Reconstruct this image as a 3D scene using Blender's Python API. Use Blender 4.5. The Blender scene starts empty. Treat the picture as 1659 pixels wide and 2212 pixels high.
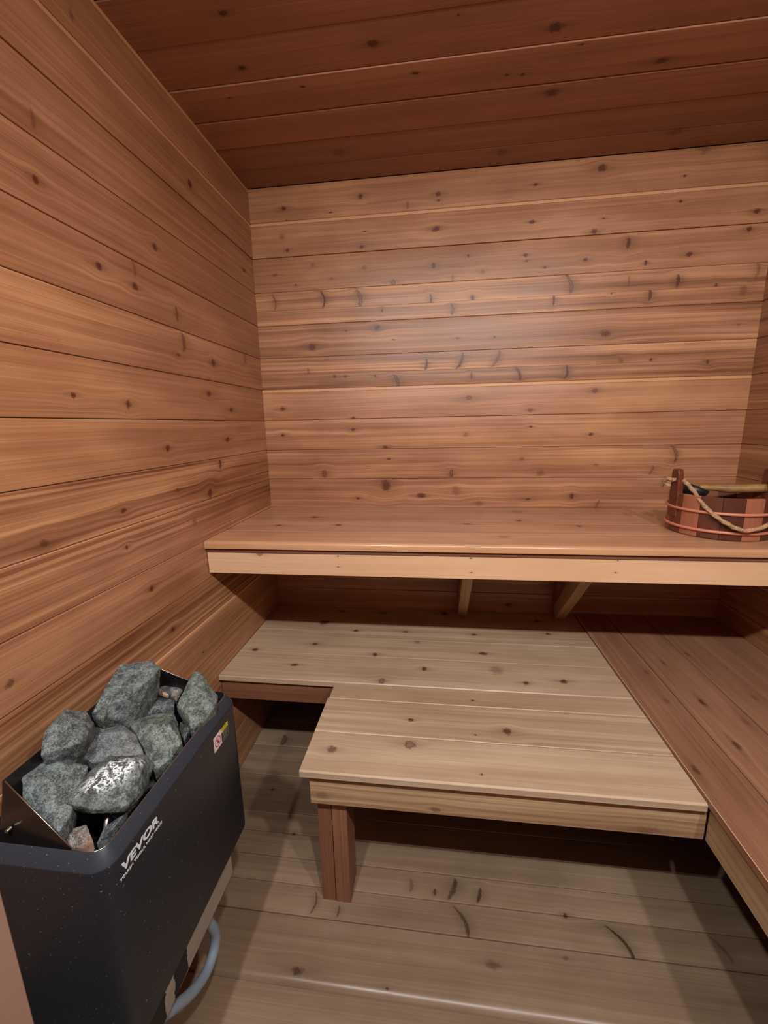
import bpy, bmesh, math, random
from mathutils import Vector, Matrix, noise

scene = bpy.context.scene
C = scene.collection
PI = math.pi
LE = (66, 58, 56); EXPO = 0.0

# ------------------------------------------------------------------ room measures (metres)
W, H = 1.944, 2.239            # width, ceiling height
FRONT = -2.15                  # wall behind the camera
Z0, BW = 2.1133, 0.13          # first board joint below the ceiling, board coverage
ZU, YU = 0.9446, -0.588        # upper bench top / front edge
ZL, YL = 0.4573, -0.588        # lower bench top / front edge of its left part
XP, YP = 0.4176, -0.965        # left and front edge of the deep part
XR, ZR = 1.367, 0.469          # side bench left edge, top

# knots: (along, across, half length, half width, strength [+10 = ringed], slant)
K_BACK = [(0.145,2.159,0.0097,0.0083,1.0,0),(0.457,2.179,0.0105,0.0092,1.0,0),(0.336,2.132,0.0063,0.0044,1.0,0),(0.758,2.163,0.0106,0.0095,1.0,0),(0.758,2.142,0.0059,0.0042,1.0,0),(0.641,2.135,0.0073,0.0134,0.45,0),(0.155,2.116,0.0052,0.0033,1.0,0),(0.764,2.103,0.0047,0.0032,1.0,0),(0.131,2.058,0.0131,0.0114,0.45,0),(0.151,2.007,0.0066,0.0068,1.0,0),(0.471,2.054,0.005,0.0039,1.0,0),(0.455,2.0,0.0088,0.0073,1.0,0),(0.749,2.044,0.0132,0.0108,1.0,0),(0.091,1.919,0.0121,0.007,0.45,0),(0.252,1.947,0.0091,0.0104,0.45,0),(0.328,1.893,0.0052,0.007,0.45,0),(0.177,1.877,0.0034,0.0041,1.0,0),(0.464,1.926,0.0089,0.0103,0.45,0),(0.58,1.864,0.0113,0.0115,11,0),(0.741,1.917,0.0073,0.0112,1.0,0),(0.816,1.868,0.0061,0.0125,0.45,0),(0.875,1.944,0.0054,0.005,1.0,0),(0.932,1.883,0.0096,0.0112,0.45,0),(0.086,1.815,0.0055,0.0332,0.7,0.1),(0.294,1.816,0.0066,0.0357,1,0.1),(0.444,1.814,0.0116,0.0354,11,0.2),(0.732,1.793,0.0062,0.0203,1.0,0),(0.895,1.79,0.0085,0.0114,1.0,0),(0.818,1.75,0.0068,0.0244,11,0),(0.533,1.763,0.0038,0.0071,1.0,0),(0.51,1.697,0.0117,0.0108,1.0,0),(0.379,1.691,0.004,0.0036,1.0,0),(0.231,1.631,0.0189,0.0137,1.0,0),(0.579,1.647,0.0065,0.0031,1.0,0),(0.839,1.641,0.0087,0.0041,1.0,0),(0.984,1.638,0.0049,0.0041,1.0,0),(1.116,2.167,0.0101,0.0062,1.0,0),(1.347,2.201,0.0161,0.0125,1.0,0),(1.629,2.152,0.0051,0.0045,1.0,0),(1.686,2.228,0.0178,0.012,0.45,0),(1.109,2.042,0.0102,0.0074,1.0,0),(1.624,2.071,0.0058,0.0056,1.0,0),(1.365,2.035,0.0049,0.0036,1.0,0),(1.881,2.021,0.0112,0.009,1.0,0),(1.335,1.994,0.0122,0.0095,1.0,0),(1.46,1.949,0.0088,0.02,1.0,0),(1.865,1.965,0.0093,0.0102,1.0,0),(1.674,1.896,0.0096,0.0094,1.0,0),(1.091,1.931,0.0081,0.0076,1.0,0),(1.096,1.911,0.0052,0.0044,1.0,0),(1.312,1.9,0.009,0.0075,1.0,0),(1.164,1.884,0.0046,0.0043,1.0,0),(1.528,1.876,0.0055,0.0096,1.0,0),(1.266,1.821,0.0091,0.0359,11,0.35),(1.474,1.818,0.0055,0.019,0.45,0),(1.647,1.808,0.0081,0.0226,1.0,0),(1.206,1.764,0.0047,0.0196,1.0,0),(1.415,1.779,0.0034,0.0049,1.0,0),(1.554,1.765,0.0082,0.0219,1.0,0),(1.873,1.763,0.0131,0.0214,0.45,0),(1.779,1.784,0.0042,0.0118,1.0,0),(1.915,1.829,0.0078,0.0288,0.45,0),(1.406,1.634,0.0201,0.0126,1.0,0),(1.873,1.645,0.0064,0.0055,0.45,0),(0.211,1.532,0.0069,0.0224,0.45,0),(0.323,1.511,0.0068,0.0064,1.0,0),(0.369,1.509,0.0054,0.005,1.0,0),(0.498,1.505,0.0054,0.0063,1.0,0),(0.59,1.485,0.0099,0.0252,11,0.4),(0.714,1.546,0.007,0.0234,1,-0.1),(0.856,1.553,0.0088,0.0317,1,-0.4),(0.999,1.554,0.008,0.0332,11,-0.5),(0.897,1.493,0.005,0.0153,1.0,0),(0.086,1.381,0.0121,0.0093,1.0,0),(0.887,1.406,0.0127,0.01,11,0),(0.398,1.337,0.0089,0.0066,1.0,0),(0.396,1.288,0.0083,0.0073,1.0,0),(0.079,1.268,0.0086,0.0075,1.0,0),(0.877,1.258,0.0116,0.0097,0.45,0),(0.536,1.209,0.0115,0.0067,1.0,0),(0.549,1.159,0.0082,0.004,1.0,0),(0.258,1.096,0.0114,0.0168,11,0),(0.82,1.093,0.0086,0.0175,11,0),(0.535,1.043,0.0208,0.0294,1.0,0),(0.407,0.985,0.0085,0.0064,1.0,0),(0.691,0.997,0.0192,0.0112,1.0,0),(0.842,1.018,0.0187,0.0226,0.45,0),(0.94,0.963,0.0173,0.0124,0.45,0),(1.136,1.352,0.0099,0.0087,11,0),(1.382,1.422,0.0106,0.0097,11,0),(1.087,1.496,0.0086,0.0273,1,0.4),(1.273,1.499,0.0071,0.0287,1.0,0),(1.469,1.53,0.0104,0.0128,0.45,0),(1.58,1.532,0.0045,0.0069,1.0,0),(1.783,1.516,0.0077,0.0103,1.0,0),(1.141,1.285,0.0075,0.0057,1.0,0),(1.38,1.25,0.009,0.0081,1.0,0),(1.113,1.153,0.0102,0.0078,0.45,0),(1.19,1.092,0.0164,0.0145,0.45,0),(1.408,1.126,0.0073,0.0052,0.45,0),(1.71,1.17,0.0081,0.0388,11,0.3),(1.626,1.102,0.0071,0.0178,0.45,-0.4),(1.143,0.982,0.0103,0.0054,1.0,0),(1.321,0.995,0.0088,0.0133,1.0,0),(1.427,0.962,0.0075,0.0186,0.45,-0.4),(1.08,0.497,0.0135,0.0108,1.0,0),(0.794,0.706,0.0087,0.0039,1.0,0)]
K_LEFT = [(-0.661,1.788,0.0114,0.0077,1.0,0),(-0.881,1.67,0.0105,0.0092,1.0,0),(-0.765,1.661,0.0114,0.0092,1.0,0),(-0.757,1.703,0.0049,0.0206,0.45,0),(-0.592,1.636,0.0076,0.0209,0.7,0),(-0.572,1.561,0.0114,0.0277,0.7,0),(-1.008,1.381,0.0075,0.006,1.0,0),(-0.847,1.369,0.0089,0.0101,1.0,0),(-0.31,1.371,0.015,0.0099,1.0,0),(-0.36,1.264,0.0142,0.0097,1.0,0),(-0.713,1.254,0.0096,0.0093,1.0,0),(-0.408,1.523,0.0114,0.0126,1.0,0),(-0.61,1.52,0.0086,0.0048,1.0,0),(-0.457,1.419,0.0123,0.0095,1.0,0),(-0.153,1.572,0.0117,0.0244,0.45,0),(-0.427,1.183,0.0074,0.0181,1.0,0),(-0.915,1.114,0.0096,0.006,1.0,0),(-1.134,1.094,0.0104,0.0088,0.7,0),(-0.69,1.13,0.008,0.0085,0.45,0),(-0.514,1.092,0.0132,0.0173,1.0,0),(-0.922,1.024,0.0062,0.006,1.0,0),(-0.857,0.888,0.0088,0.0083,1.0,0),(-0.792,0.738,0.01,0.0084,1.0,0),(-0.622,1.019,0.0115,0.013,0.45,0),(-1.248,0.865,0.009,0.0074,0.7,0),(-0.661,0.589,0.0057,0.0034,1.0,0),(-1.013,1.774,0.0072,0.0079,1.0,0),(-0.996,1.885,0.0064,0.0179,0.45,0),(-0.662,1.788,0.0097,0.0092,1.0,0),(-0.447,2.04,0.0118,0.0129,1.0,0),(-0.593,1.635,0.0071,0.0196,0.45,0),(-0.858,2.152,0.0069,0.0098,0.45,0),(-0.093,1.912,0.0112,0.006,1.0,0)]
K_CEIL = [(0.595,-0.578,0.0146,0.0129,1.0,0),(1.038,-0.556,0.0194,0.0151,1.0,0),(0.694,-0.474,0.0101,0.0063,1.0,0),(0.943,-0.43,0.0066,0.0047,1.0,0),(0.986,-0.425,0.0066,0.0057,1.0,0),(1.082,-0.344,0.0193,0.0172,1.0,0),(1.346,-0.416,0.0178,0.0111,1.0,0),(1.116,-0.5,0.0054,0.0041,1.0,0),(0.803,-0.624,0.0037,0.0034,1.0,0),(0.413,-0.169,0.023,0.0221,0.45,0),(0.979,-0.077,0.0189,0.0237,0.45,0),(1.539,-0.102,0.0224,0.022,0.45,0),(0.267,-0.71,0.011,0.008,1.0,0),(0.24,-0.557,0.0102,0.0096,1.0,0),(0.16,-0.467,0.0049,0.0042,1.0,0),(0.38,-0.475,0.0075,0.0054,1.0,0)]
K_UB = [(0.269,-0.213,0.0152,0.0184,1.0,0),(0.172,-0.359,0.0115,0.013,1.0,0),(0.396,-0.344,0.0113,0.0157,1.0,0),(0.007,-0.42,0.0139,0.0122,0.45,0),(0.87,-0.308,0.0152,0.0147,1.0,0),(1.064,-0.248,0.0119,0.0156,1.0,0),(1.253,-0.329,0.0079,0.0139,1.0,0),(1.089,-0.083,0.0235,0.028,0.45,0),(0.973,-0.486,0.0222,0.0172,0.45,0)]
K_UA = [(0.185,0.901,0.0092,0.008,11,0),(0.446,0.898,0.0025,0.0025,1.0,0),(0.445,0.862,0.0025,0.0025,1.0,0),(0.864,0.899,0.0025,0.0025,1.0,0),(0.866,0.853,0.0025,0.0025,1.0,0),(1.289,0.901,0.0025,0.0025,1.0,0),(1.286,0.863,0.0025,0.0025,1.0,0)]
K_LB = [(0.318,-0.04,0.0171,0.0097,1.0,0),(0.267,-0.157,0.0223,0.0256,1.0,0),(0.423,-0.222,0.0097,0.0119,1.0,0),(0.631,-0.215,0.0114,0.0079,1.0,0),(0.912,-0.216,0.013,0.0097,1.0,0),(1.212,-0.185,0.011,0.0098,1.0,0),(0.28,-0.345,0.0109,0.0104,1.0,0),(0.684,-0.292,0.0127,0.0179,0.45,0),(0.059,-0.408,0.0108,0.0148,1.0,0),(0.53,-0.403,0.0095,0.0127,1.0,0),(0.934,-0.36,0.0153,0.0114,1.0,0),(0.247,-0.499,0.0134,0.0101,1.0,0),(0.718,-0.483,0.0104,0.0128,1.0,0),(0.577,-0.566,0.0108,0.0154,11,0),(1.056,-0.535,0.0097,0.0103,1.0,0),(1.181,-0.515,0.0135,0.0118,1.0,0),(0.873,-0.643,0.0043,0.0045,1.0,0),(0.686,-0.751,0.008,0.0078,1.0,0),(0.957,-0.772,0.0127,0.0146,1.0,0),(0.69,-0.848,0.016,0.0148,11,0),(0.483,-0.885,0.0135,0.0126,0.8,0),(0.869,-0.795,0.0038,0.0036,1.0,0),(0.872,-0.93,0.0028,0.0029,1.0,0),(0.794,-0.026,0.0186,0.0189,1.0,0),(1.192,-0.07,0.0117,0.0132,1.0,0),(0.512,-0.044,0.0189,0.0095,1.0,0),(0.97,-0.467,0.0237,0.0281,0.45,0),(1.027,-0.97,0.0146,0.0097,0.45,0),(1.293,-0.972,0.0127,0.0109,0.7,0)]
K_FL = [(0.84,-0.939,0.0077,0.0364,1,0.5),(0.813,-0.86,0.0098,0.0289,1,-0.4),(0.885,-0.869,0.0065,0.0209,1,-0.3),(0.759,-0.875,0.005,0.0091,1.0,0),(0.692,-0.863,0.0066,0.0193,0.45,0),(1.24,-0.943,0.0073,0.0364,1,0.6),(1.109,-0.894,0.0062,0.0071,1.0,0),(0.901,-1.025,0.0176,0.0092,0.6,0),(0.425,-1.089,0.0142,0.0097,1.0,0),(1.082,-0.991,0.0071,0.0049,0.45,0),(0.648,-1.097,0.0034,0.0026,1.0,0),(0.429,-0.937,0.004,0.0279,0.7,0),(0.497,-0.952,0.004,0.0151,0.7,0),(1.478,-0.929,0.0057,0.0284,0.45,0.5),(0.121,-0.344,0.0127,0.0313,11,0),(0.3,-0.746,0.0068,0.006,1.0,0),(0.429,-1.09,0.0109,0.0097,0.45,0),(0.164,-0.588,0.0055,0.005,1.0,0)]
K_RB = [(-0.388,1.549,0.0025,0.0054,0.45,0),(-0.452,1.464,0.0025,0.0047,0.45,0),(-0.604,1.554,0.0025,0.0078,1.0,0),(-0.604,1.452,0.0025,0.0055,0.45,0),(-0.782,1.538,0.0025,0.0073,1.0,0),(-0.876,1.387,0.0025,0.003,1.0,0),(-0.321,1.662,0.0025,0.0065,0.45,0),(-0.682,1.622,0.0025,0.0048,0.45,0),(-0.565,1.721,0.0025,0.0057,0.45,0)]
K_PA = [(0.468,0.373,0.0193,0.0107,0.45,0),(0.758,0.362,0.0158,0.0078,0.7,0),(1.253,0.358,0.0314,0.0114,0.45,0)]
K_RB2 = [(a, b, .016, .008, e, 0) for a, b, c, d, e, g in K_RB]

# ------------------------------------------------------------------ helpers
def link(o, parent=None):
    C.objects.link(o)
    if parent is not None: o.parent = parent
    return o
def tag(o, label=None, cat=None, group=None, kind=None):
    if label: o['label'] = label
    if cat: o['category'] = cat
    if group: o['group'] = group
    if kind: o['kind'] = kind
    return o
def thing(name, label, cat, loc=(0, 0, 0), group=None):
    o = bpy.data.objects.new(name, None); o.empty_display_size = .05
    o.location = loc; link(o)
    return tag(o, label, cat, group)
def mesh_obj(name, verts, faces, mats, parent=None, smooth=False, midx=None):
    m = bpy.data.meshes.new(name); m.from_pydata([tuple(v) for v in verts], [], faces)
    for x in (mats if isinstance(mats, (list, tuple)) else [mats]): m.materials.append(x)
    if midx:
        for p, i in zip(m.polygons, midx): p.material_index = i
    if smooth:
        for p in m.polygons: p.use_smooth = True
    m.update()
    o = bpy.data.objects.new(name, m); link(o)
    if parent is not None:
        o.parent = parent; o.matrix_parent_inverse = Matrix.Translation(-parent.location)
    return o
def recalc(o):
    bm = bmesh.new(); bm.from_mesh(o.data); bmesh.ops.recalc_face_normals(bm, faces=bm.faces)
    bm.to_mesh(o.data); bm.free(); return o

# ------------------------------------------------------------------ node helpers
class NT:
    def __init__(s, name):
        s.m = bpy.data.materials.new(name); s.m.use_nodes = True
        s.t = s.m.node_tree; s.t.nodes.clear()
        s.out = s.t.nodes.new('ShaderNodeOutputMaterial')
    def n(s, typ, **kw):
        x = s.t.nodes.new('ShaderNode' + typ)
        for k, v in kw.items(): setattr(x, k, v)
        return x
    def L(s, a, b): s.t.links.new(a, b)
    def put(s, sock, v):
        if isinstance(v, (int, float, tuple, list)): sock.default_value = v
        else: s.L(v, sock)
    def math(s, op, a, b=None, c=None, clamp=False):
        x = s.n('Math', operation=op, use_clamp=clamp)
        s.put(x.inputs[0], a)
        if b is not None: s.put(x.inputs[1], b)
        if c is not None: s.put(x.inputs[2], c)
        return x.outputs[0]
    def comb(s, x, y, z):
        k = s.n('CombineXYZ'); s.put(k.inputs[0], x); s.put(k.inputs[1], y); s.put(k.inputs[2], z); return k.outputs[0]
    def sep(s, v):
        k = s.n('SeparateXYZ'); s.L(v, k.inputs[0]); return k.outputs
    def attr(s, name):
        return s.n('Attribute', attribute_name=name, attribute_type='GEOMETRY').outputs['Vector']
    def noise(s, vec, scale, detail=3, rough=.5):
        k = s.n('TexNoise'); k.noise_dimensions = '3D'
        s.L(vec, k.inputs['Vector']); k.inputs['Scale'].default_value = scale
        k.inputs['Detail'].default_value = detail; k.inputs['Roughness'].default_value = rough
        return k.outputs['Fac']
    def mix(s, f, a, b, blend='MIX'):
        k = s.n('Mix', data_type='RGBA', blend_type=blend)
        s.put(k.inputs[0], f); s.put(k.inputs[6], a); s.put(k.inputs[7], b); return k.outputs[2]
    def ramp(s, f, pts):
        k = s.n('ValToRGB'); s.L(f, k.inputs[0]); e = k.color_ramp.elements
        while len(e) < len(pts): e.new(.5)
        for i, (p, c) in enumerate(pts): e[i].position = p; e[i].color = c
        return k.outputs[0]
    def smooth(s, x, a, b):
        k = s.n('MapRange', interpolation_type='SMOOTHSTEP'); s.put(k.inputs[0], x)
        k.inputs[1].default_value = a; k.inputs[2].default_value = b
        k.inputs[3].default_value = 0; k.inputs[4].default_value = 1; return k.outputs[0]
    def bsdf(s, **kw):
        b = s.n('BsdfPrincipled')
        for k, v in kw.items(): s.put(b.inputs[k.replace('_', ' ')], v)
        s.L(b.outputs[0], s.out.inputs[0]); s.b = b; return b

ALB = 1.0
def srgb(r, g, b):
    f = lambda c: ALB * (c / 255 / 12.92) if c / 255 <= .04045 else ALB * ((c / 255 + .055) / 1.055) ** 2.4
    return (f(r), f(g), f(b), 1)

# cedar whose figure bends round the knots stored on each face
def cedar(name, light, dark, knot=(74, 30, 24), rough=.42, grain=1.0, bump=.25, dirt=0.0):
    T = NT(name)
    uv = T.n('UVMap', uv_map='UVMap').outputs[0]
    u, v, _ = T.sep(uv)[0], T.sep(uv)[1], None
    bd = T.sep(T.attr('board'))                # seed, tone, streak
    v2 = v; core = None; halo = None; ringlight = None
    for a, b in (('knot_a', 'knot_b'), ('knot_c', 'knot_d')):
        ka, kb = T.sep(T.attr(a)), T.sep(T.attr(b))
        ring = T.math('GREATER_THAN', ka[2], 5.0)
        inten = T.math('SUBTRACT', ka[2], T.math('MULTIPLY', ring, 10.0))
        dv = T.math('SUBTRACT', v, ka[1])
        du = T.math('ADD', T.math('SUBTRACT', u, ka[0]), T.math('MULTIPLY', dv, kb[2]))
        wob = T.noise(T.comb(u, v, bd[0]), 90, 2)
        slim = T.math('MULTIPLY', T.math('DIVIDE', kb[0], kb[1]), 1.2, clamp=True)      # 1 round, towards 0 for spike knots
        # spike knots bow sideways across the board
        du = T.math('ADD', du, T.math('MULTIPLY', T.math('MULTIPLY', dv, dv), T.math('MULTIPLY', T.math('SUBTRACT', 1.0, slim), 14.0)))
        eu = T.math('DIVIDE', du, T.math('MULTIPLY', kb[0], T.math('ADD', .62, T.math('MULTIPLY', slim, .38)))); ev = T.math('DIVIDE', dv, kb[1])
        ev2 = T.math('MULTIPLY', ev, ev); pw = T.math('SUBTRACT', 3.2, T.math('MULTIPLY', slim, 2.2))
        e = T.math('SQRT', T.math('ADD', T.math('MULTIPLY', eu, eu), T.math('POWER', ev2, pw)))
        wob2 = T.noise(T.comb(u, v, bd[0]), 260, 2)
        ew = T.math('ADD', e, T.math('ADD', T.math('MULTIPLY', T.math('SUBTRACT', wob, .5), 1.3), T.math('MULTIPLY', T.math('SUBTRACT', wob2, .5), 1.1)))
        c = T.math('MULTIPLY', T.math('SUBTRACT', 1.0, T.smooth(ew, .45, 1.3)), inten)
        rl = T.math('MULTIPLY', T.math('MULTIPLY', T.math('SUBTRACT', 1.0, T.smooth(ew, .2, .8)), ring), .6)
        c = T.math('SUBTRACT', c, rl, clamp=True)
        # a soft dark tail along the grain
        tu = T.math('DIVIDE', du, T.math('MULTIPLY', kb[0], 3.2)); tv = T.math('DIVIDE', dv, T.math('MULTIPLY', kb[1], .9))
        tail = T.math('MULTIPLY', T.math('EXPONENT', T.math('MULTIPLY', T.math('ADD', T.math('MULTIPLY', tu, tu), T.math('MULTIPLY', tv, tv)), -1.0)), T.math('MULTIPLY', inten, .42))
        core = c if core is None else T.math('MAXIMUM', core, c)
        halo = tail if halo is None else T.math('MAXIMUM', halo, tail)
        # bend
        gu = T.math('DIVIDE', du, T.math('ADD', T.math('MULTIPLY', kb[0], 2.5), .008)); gv = T.math('DIVIDE', dv, T.math('ADD', T.math('MULTIPLY', kb[1], 2.2), .004))
        w = T.math('EXPONENT', T.math('MULTIPLY', T.math('ADD', T.math('MULTIPLY', gu, gu), T.math('MULTIPLY', gv, gv)), -1.0))
        v2 = T.math('SUBTRACT', v2, T.math('MULTIPLY', T.math('MULTIPLY', dv, w), T.math('MULTIPLY', T.math('MULTIPLY', inten, slim), .75)))
    seed = T.math('MULTIPLY', bd[0], 7.31)
    us = T.math('ADD', u, seed)
    wav = T.noise(T.comb(us, T.math('MULTIPLY', v2, 2.0), seed), 1.1, 1)
    vv = T.math('ADD', v2, T.math('MULTIPLY', T.math('SUBTRACT', wav, .5), .022))
    fine = T.noise(T.comb(T.math('MULTIPLY', us, 2.2), T.math('MULTIPLY', vv, 330), seed), 1.0, 3, .6)
    mid = T.noise(T.comb(T.math('MULTIPLY', us, .9), T.math('MULTIPLY', vv, 95), seed), 1.0, 2, .55)
    broad = T.noise(T.comb(T.math('MULTIPLY', us, .8), T.math('MULTIPLY', vv, 24), seed), 1.0, 2, .5)
    blot = T.noise(T.comb(T.math('MULTIPLY', us, 3), T.math('MULTIPLY', v, 7), seed), 1.0, 3, .55)
    st = bd[2]
    g = T.math('ADD', T.math('MULTIPLY', T.math('SUBTRACT', fine, .5), .62 * grain),
        T.math('ADD', T.math('MULTIPLY', T.math('SUBTRACT', mid, .5), T.math('MULTIPLY', T.math('ADD', st, .12), 1.55 * grain)),
        T.math('ADD', T.math('MULTIPLY', T.math('SUBTRACT', broad, .5), T.math('ADD', T.math('MULTIPLY', st, 1.2), .22)),
                      T.math('MULTIPLY', T.math('SUBTRACT', blot, .5), .7))))
    f = T.math('ADD', T.math('ADD', g, .5), bd[1], clamp=True)
    midc = tuple((a + b) / 2 for a, b in zip(light, dark))
    col = T.ramp(f, [(0.0, srgb(*dark)), (.5, srgb(*midc)), (1.0, srgb(*light))])
    kd = srgb(*knot)
    col = T.mix(halo, col, srgb(*(x * .62 for x in dark)))
    col = T.mix(T.math('MULTIPLY', core, .88), col, kd)
    if dirt > 0:
        dn = T.noise(T.comb(T.math('MULTIPLY', u, 2.0), T.math('MULTIPLY', v, 3.2), 3.3), 2.2, 4, .6)
        col = T.mix(T.math('MULTIPLY', T.smooth(dn, .42, .68), dirt), col, srgb(122, 100, 80))
    bmp = T.n('Bump'); bmp.inputs['Strength'].default_value = bump; bmp.inputs['Distance'].default_value = .0012
    hgt = T.math('ADD', T.math('MULTIPLY', fine, .35), T.math('ADD', T.math('MULTIPLY', mid, .8), T.math('MULTIPLY', core, -.8)))
    T.L(hgt, bmp.inputs['Height'])
    rg = T.math('ADD', T.math('MULTIPLY', blot, .16), rough - .08)
    T.bsdf(Base_Color=col, Roughness=rg, Normal=bmp.outputs[0])
    T.b.inputs['Specular IOR Level'].default_value = .42
    return T.m

ALB = .80
M_wall = cedar('cedar_wall', (222, 165, 119), (124, 74, 48), knot=(92, 38, 26), rough=.40)
M_ceil = cedar('cedar_ceiling', (198, 144, 112), (132, 86, 64), knot=(74, 32, 24), rough=.45)
M_bench = cedar('cedar_bench_top', (222, 196, 168), (160, 126, 98), knot=(92, 50, 34), rough=.36, grain=.9)
M_upper = cedar('cedar_upper_bench', (226, 178, 136), (162, 108, 76), knot=(96, 48, 34), rough=.26, grain=.8)
M_side = cedar('cedar_side_bench', (188, 140, 110), (120, 80, 60), knot=(92, 58, 46), rough=.38)
M_fascia = cedar('pale_fascia', (240, 200, 162), (206, 156, 120), knot=(110, 66, 42), rough=.42, grain=.7)
M_fasciad = cedar('pale_fascia_platform', (212, 180, 142), (150, 110, 80), knot=(110, 66, 42), rough=.5, grain=1.2)
M_red = cedar('reddish_cedar', (168, 116, 88), (108, 66, 48), rough=.5)
M_post = cedar('pinkish_planed_wood', (190, 158, 140), (150, 118, 102), rough=.5, grain=.6)
M_floor = cedar('floor_cedar', (180, 156, 130), (110, 89, 70), knot=(60, 36, 26), rough=.32, grain=.8, dirt=.3)

ALB = 1.0
# ------------------------------------------------------------------ boards
# frame: origin o, u (along), v (across), n (out of the face); each board is an extruded closed profile
class Boards:
    def __init__(s): s.v = []; s.f = []; s.uv = []; s.bd = []; s.k = [[], [], [], []]
    def add(s, P, uo, v0, v1, L0, L1, th, bev=.0015, gap=.0006, seed=0, tone=0, streak=.3, knots=(), lift=0.0, crown=0.0, bev2=None, rnd=None):
        """P(u,v,n) -> world; profile across v"""
        a, b = v0 + gap, v1 - gap
        e1, e2 = bev, (bev if bev2 is None else bev2)
        prof = [(a, -th)]
        def arc(r, left):
            q = []
            for i in range(8):
                t = i / 7 * PI / 2
                if left: q.append((a + r * (1 - math.cos(t)), lift - r + r * math.sin(t)))
                else: q.append((b - r * (1 - math.sin(t)), lift - r + r * math.cos(t)))
            return q
        prof += arc(e1, True) if rnd in ('a', 'ab') else [(a, lift - e1), (a + e1, lift)]
        if crown:
            w = b - a
            prof += [(a + w * .25, lift + crown * .75), (a + w * .5, lift + crown), (a + w * .75, lift + crown * .75)]
        prof += arc(e2, False) if rnd in ('b', 'ab') else [(b - e2, lift), (b, lift - e2)]
        prof += [(b, -th)]
        ks = sorted([k for k in knots if v0 - .004 <= k[1] < v1 + .004 and L0 < k[0] < L1], key=lambda k: k[0])
        cuts = [L0]
        for i in range(len(ks) - 1):
            c = (ks[i][0] + ks[i + 1][0]) / 2
            if c - cuts[-1] > .004: cuts.append(c)
            else: cuts.append(cuts[-1] + .004)
        cuts = [c for c in cuts if c < L1 - .002] + [L1]
        base = len(s.v); np_ = len(prof)
        for c in cuts:
            for (v, n) in prof: s.v.append(P(c, v, n))
        none = (-50., -50., 0.)
        for i in range(len(cuts) - 1):
            mid = (cuts[i] + cuts[i + 1]) / 2
            near = sorted(ks, key=lambda k: min(abs(k[0] - cuts[i]), abs(k[0] - cuts[i + 1])) if not (cuts[i] <= k[0] <= cuts[i + 1]) else -1)[:2]
            ka = [none, (.01, .01, 0.), none, (.01, .01, 0.)]
            for j, k in enumerate(near):
                ka[2 * j] = (k[0] - uo, k[1], k[4]); ka[2 * j + 1] = (k[2], k[3], k[5])
            for j in range(np_):
                j2 = (j + 1) % np_
                q = (base + i * np_ + j, base + i * np_ + j2, base + (i + 1) * np_ + j2, base + (i + 1) * np_ + j)
                s.f.append(q)
                for (c, jj) in ((cuts[i], j), (cuts[i], j2), (cuts[i + 1], j2), (cuts[i + 1], j)):
                    pv = prof[jj]
                    s.uv.append((c - uo, pv[0] if pv[1] > -th + 1e-6 else (v0 - .01 if jj == 0 else v1 + .01)))
                s.bd.append((seed, tone, streak))
                for z in range(4): s.k[z].append(ka[z])
        for (i, rev) in ((0, False), (len(cuts) - 1, True)):
            q = [base + i * np_ + j for j in range(np_)]
            if not rev: q = q[::-1]
            s.f.append(tuple(q))
            for jj in (range(np_) if rev else reversed(range(np_))): s.uv.append((prof[jj][1] * .8 + seed, prof[jj][0]))
            s.bd.append((seed, tone - .15, streak))
            for z in range(4): s.k[z].append((none, (.01, .01, 0.), none, (.01, .01, 0.))[z])
    def tongue(s, P, seams, L0, L1, depth=.011):
        # the tongue of each tongue-and-groove joint, closing the gap below the surface
        for c in seams:
            s.add(lambda u, v, n: P(u, v, n - depth), 0, c - .006, c + .006, L0, L1, .005, bev=.0003, gap=0, seed=c, tone=-.3)
    def build(s, name, mat, parent=None):
        o = mesh_obj(name, s.v, s.f, mat, parent)
        m = o.data
        ul = m.uv_layers.new(name='UVMap')
        i = 0
        for p in m.polygons:
            for li in p.loop_indices: ul.data[li].uv = s.uv[i]; i += 1
        def at(nm, vals):
            a = m.attributes.new(nm, 'FLOAT_VECTOR', 'FACE')
            for j, x in enumerate(vals): a.data[j].vector = x
        at('board', s.bd)
        for z, nm in enumerate(('knot_a', 'knot_b', 'knot_c', 'knot_d')): at(nm, s.k[z])
        recalc_keep(o)
        for p in m.polygons: p.use_smooth = True
        m.set_sharp_from_angle(angle=math.radians(32))
        return o
def recalc_keep(o):
    bm = bmesh.new(); bm.from_mesh(o.data); bmesh.ops.recalc_face_normals(bm, faces=bm.faces); bm.to_mesh(o.data); bm.free()

def rknots(rng, L0, L1, v0, v1, n):
    return [(rng.uniform(L0 + .03, L1 - .03), rng.uniform(v0 + .02, v1 - .02), rng.uniform(.004, .008), rng.uniform(.004, .007), rng.choice([1, 1, .45, 11]), 0) for _ in range(n)]

rng = random.Random(7)
TONES_B = [(.02, .2), (.06, .2), (-.01, .2), (.08, .75), (-.05, .6), (-.04, 1.0), (.13, .1), (.08, .4), (0, .5), (-.03, .4), (.02, .3), (-.02, .5), (-.05, .4), (-.05, .4), (-.05, .3), (-.05, .3), (-.05, .3), (0, .3)]
TONES_L = [(.0, .15), (.0, .2), (-.04, .2), (-.06, .2), (-.04, .25), (.05, .35), (.02, .25), (.06, .25), (.05, 1.2), (-.02, 1.1), (.02, .3), (-.04, 1.0), (.04, .3), (.04, .25), (-.03, .5), (0, .4), (0, .4), (0, .3)]
def wall_bands():
    r = []; top = H
    k = 0
    while top > 0:
        bot = max(0, Z0 - k * BW) if k else Z0
        r.append((k, bot, top)); top = bot; k += 1
    return r

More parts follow.
